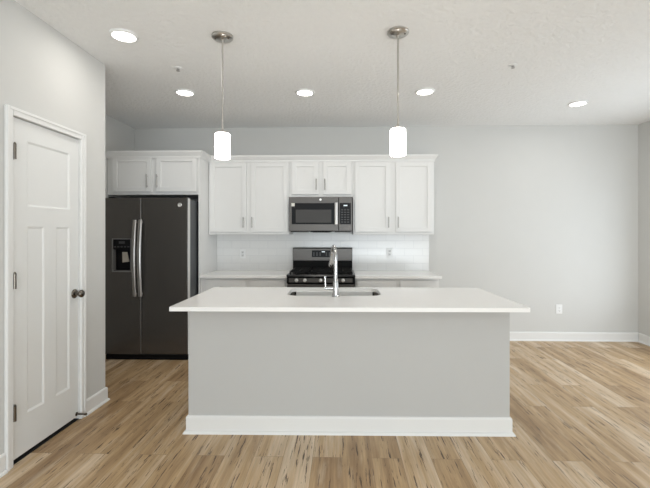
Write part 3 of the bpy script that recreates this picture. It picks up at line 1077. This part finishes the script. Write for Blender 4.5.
# faucet
FXc, FYc = -0.046, 2.955
fa = thing('faucet', 'chrome gooseneck pull-down faucet standing beside the island sink', 'faucet', ixy(FXc, FYc, ICT))
bm = new_bm()
add_lathe(bm, [(0, 0), (0.029, 0), (0.029, 0.006), (0.0235, 0.010), (0.0215, 0.05), (0.0205, 0.10), (0.0165, 0.115), (0.0, 0.115)], (FXc, FYc, ICT + 0.0002), n=28, cap=False)
obj('faucet_body', bm, M['chrome'], fa, smooth=True, xf=IR)
bm = new_bm()
pts = [(FXc, FYc, ICT + 0.11 + 0.02 * k) for k in range(0, 9)]
zc = ICT + 0.285
Rr = 0.082
ex, ey = -0.17, 0.985
for k in range(0, 14):
    a = math.radians(180 - 180 * k / 13 * 0.93)
    d = Rr + Rr * math.cos(a)
    pts.append((FXc + ex * d, FYc + ey * d, zc + Rr * math.sin(a)))
add_tube(bm, pts, 0.0135, 16)
obj('spout', bm, M['chrome'], fa, smooth=True, xf=IR)
e = Vector(pts[-1]); d = (Vector(pts[-1]) - Vector(pts[-2])).normalized()
bm = new_bm()
add_tube(bm, [e - d * 0.012, e + d * 0.002, e + d * 0.02, e + d * 0.06, e + d * 0.096, e + d * 0.102], [0.0145, 0.0165, 0.0175, 0.0205, 0.022, 0.018], 18)
obj('spray_head', bm, M['chrome'], fa, smooth=True, xf=IR)
bm = new_bm()
hz = ICT + 0.062
add_tube(bm, [(FXc - 0.015, FYc, hz), (FXc - 0.062, FYc, hz), (FXc - 0.082, FYc, hz)], [0.0125, 0.0125, 0.011], 16)
add_tube(bm, [(FXc - 0.073, FYc, hz + 0.006), (FXc - 0.076, FYc, hz + 0.04), (FXc - 0.078, FYc, hz + 0.088)], [0.0068, 0.006, 0.0055], 12)
obj('lever_handle', bm, M['chrome'], fa, smooth=True, xf=IR)


# ------------------------------------------------------------------ ceiling fixtures
def pendant(label, x, y, ztop, zbot):
    r = thing('pendant_lamp', label, 'pendant light', (x, y, zbot), 'pendants over the island')
    bm = new_bm()
    add_lathe(bm, [(0, 0), (0.074, 0), (0.074, 0.012), (0.066, 0.020), (0.030, 0.026), (0.012, 0.030), (0.010, 0.045), (0, 0.045)], (x, y, H - 0.0005), '-Z', 36, cap=False)
    cn = obj('canopy', bm, M['nickel'], r, 'round brushed nickel canopy', smooth=True)
    for a in (200, 340):
        bm = new_bm()
        add_lathe(bm, [(0.006, 0), (0.006, 0.003), (0.003, 0.006)], (x + 0.048 * math.cos(math.radians(a)), y + 0.048 * math.sin(math.radians(a)), H - 0.0235), '-Z', 10)
        obj('screw', bm, M['dark_nickel'], cn)
    bm = new_bm()
    add_tube(bm, [(x, y, ztop + 0.02), (x, y, H - 0.04)], 0.0062, 12)
    obj('rod', bm, M['nickel'], r, 'thin brushed nickel rod', smooth=True)
    bm = new_bm()
    add_lathe(bm, [(0, 0), (0.026, 0), (0.026, 0.012), (0.012, 0.020), (0.0075, 0.032), (0, 0.032)], (x, y, ztop + 0.001), n=20, cap=False)
    obj('socket_cap', bm, M['nickel'], r, 'small nickel cap', smooth=True)
    bm = new_bm()
    R_ = 0.0525
    add_lathe(bm, [(0.004, ztop - zbot), (R_ - 0.006, ztop - zbot), (R_, ztop - zbot - 0.008), (R_, 0.003), (R_ - 0.003, 0), (R_ - 0.005, 0.003), (R_ - 0.005, ztop - zbot - 0.010), (0.004, ztop - zbot - 0.006)],
              (x, y, zbot), n=36, cap=False)
    obj('lamp_shade', bm, M['shade'], r, 'white cylindrical opal glass shade, lit', smooth=True)


pendant('lit pendant with white cylinder shade over the left half of the island', -0.834, 2.767, 2.062, 1.889)
pendant('lit pendant with white cylinder shade over the right half of the island', 0.380, 2.738, 2.078, 1.898)


def downlight(label, x, y):
    r = thing('recessed_downlight', label, 'ceiling light', (x, y, H - 0.016), 'ceiling downlights')
    bm = new_bm()
    add_lathe(bm, [(0.074, 0.003), (0.076, 0.014), (0.088, 0.012), (0.094, 0.004), (0.094, 0.0003), (0.074, 0.0003)], (x, y, H), '-Z', 36, cap=False)
    obj('trim_ring', bm, M['plastic'], r, smooth=True)
    bm = new_bm()
    add_lathe(bm, [(0, 0.002), (0.0735, 0.002), (0.0735, 0.010), (0.06, 0.013), (0, 0.014)], (x, y, H), '-Z', 36, cap=False)
    obj('lens', bm, M['led'], r, 'round lit lens', smooth=True)
    d = bpy.data.lights.new('downlight_glow', 'AREA')
    d.shape = 'DISK'
    d.size = 0.14
    d.energy = 2.8
    d.color = (1.0, 0.965, 0.91)
    l = bpy.data.objects.new('downlight_glow', d)
    COL.objects.link(l)
    l.parent = r
    l.location = (0, 0, -0.004)


downlight('round lit downlight nearest the pantry door, at the top left', -1.513, 2.734)
downlight('round lit downlight in front of the refrigerator, beside the left pendant rod', -1.529, 3.851)
downlight('round lit downlight between the two pendants, in front of the microwave', -0.362, 3.884)
downlight('round lit downlight just right of the right pendant', 0.800, 3.889)
downlight('round lit downlight at the far right, over the open floor', 2.487, 4.292)


def sprinkler(label, x, y):
    r = thing('fire_sprinkler', label, 'sprinkler', (x, y, H - 0.027), 'ceiling sprinkler heads')
    bm = new_bm()
    add_lathe(bm, [(0.012, 0.0003), (0.036, 0.0003), (0.034, 0.005), (0.018, 0.009), (0.012, 0.009)], (x, y, H), '-Z', 24, cap=False)
    obj('escutcheon', bm, M['plastic'], r, smooth=True)
    bm = new_bm()
    add_lathe(bm, [(0.010, 0.001), (0.010, 0.010), (0.005, 0.012), (0.004, 0.022), (0.0, 0.022)], (x, y, H), '-Z', 12, cap=False)
    for q in (-1, 1):
        add_tube(bm, [(x + q * 0.009, y, H - 0.008), (x + q * 0.011, y, H - 0.016), (x + q * 0.003, y, H - 0.024)], 0.0022, 8)
    add_lathe(bm, [(0, 0.024), (0.014, 0.0245), (0.014, 0.026), (0, 0.0265)], (x, y, H), '-Z', 16, cap=False)
    obj('sprinkler_head', bm, M['handle'], r, smooth=True)


sprinkler('small sprinkler head in the ceiling left of the left pendant', -1.365, 3.291)
sprinkler('small sprinkler head in the ceiling right of the right pendant', 1.395, 3.309)
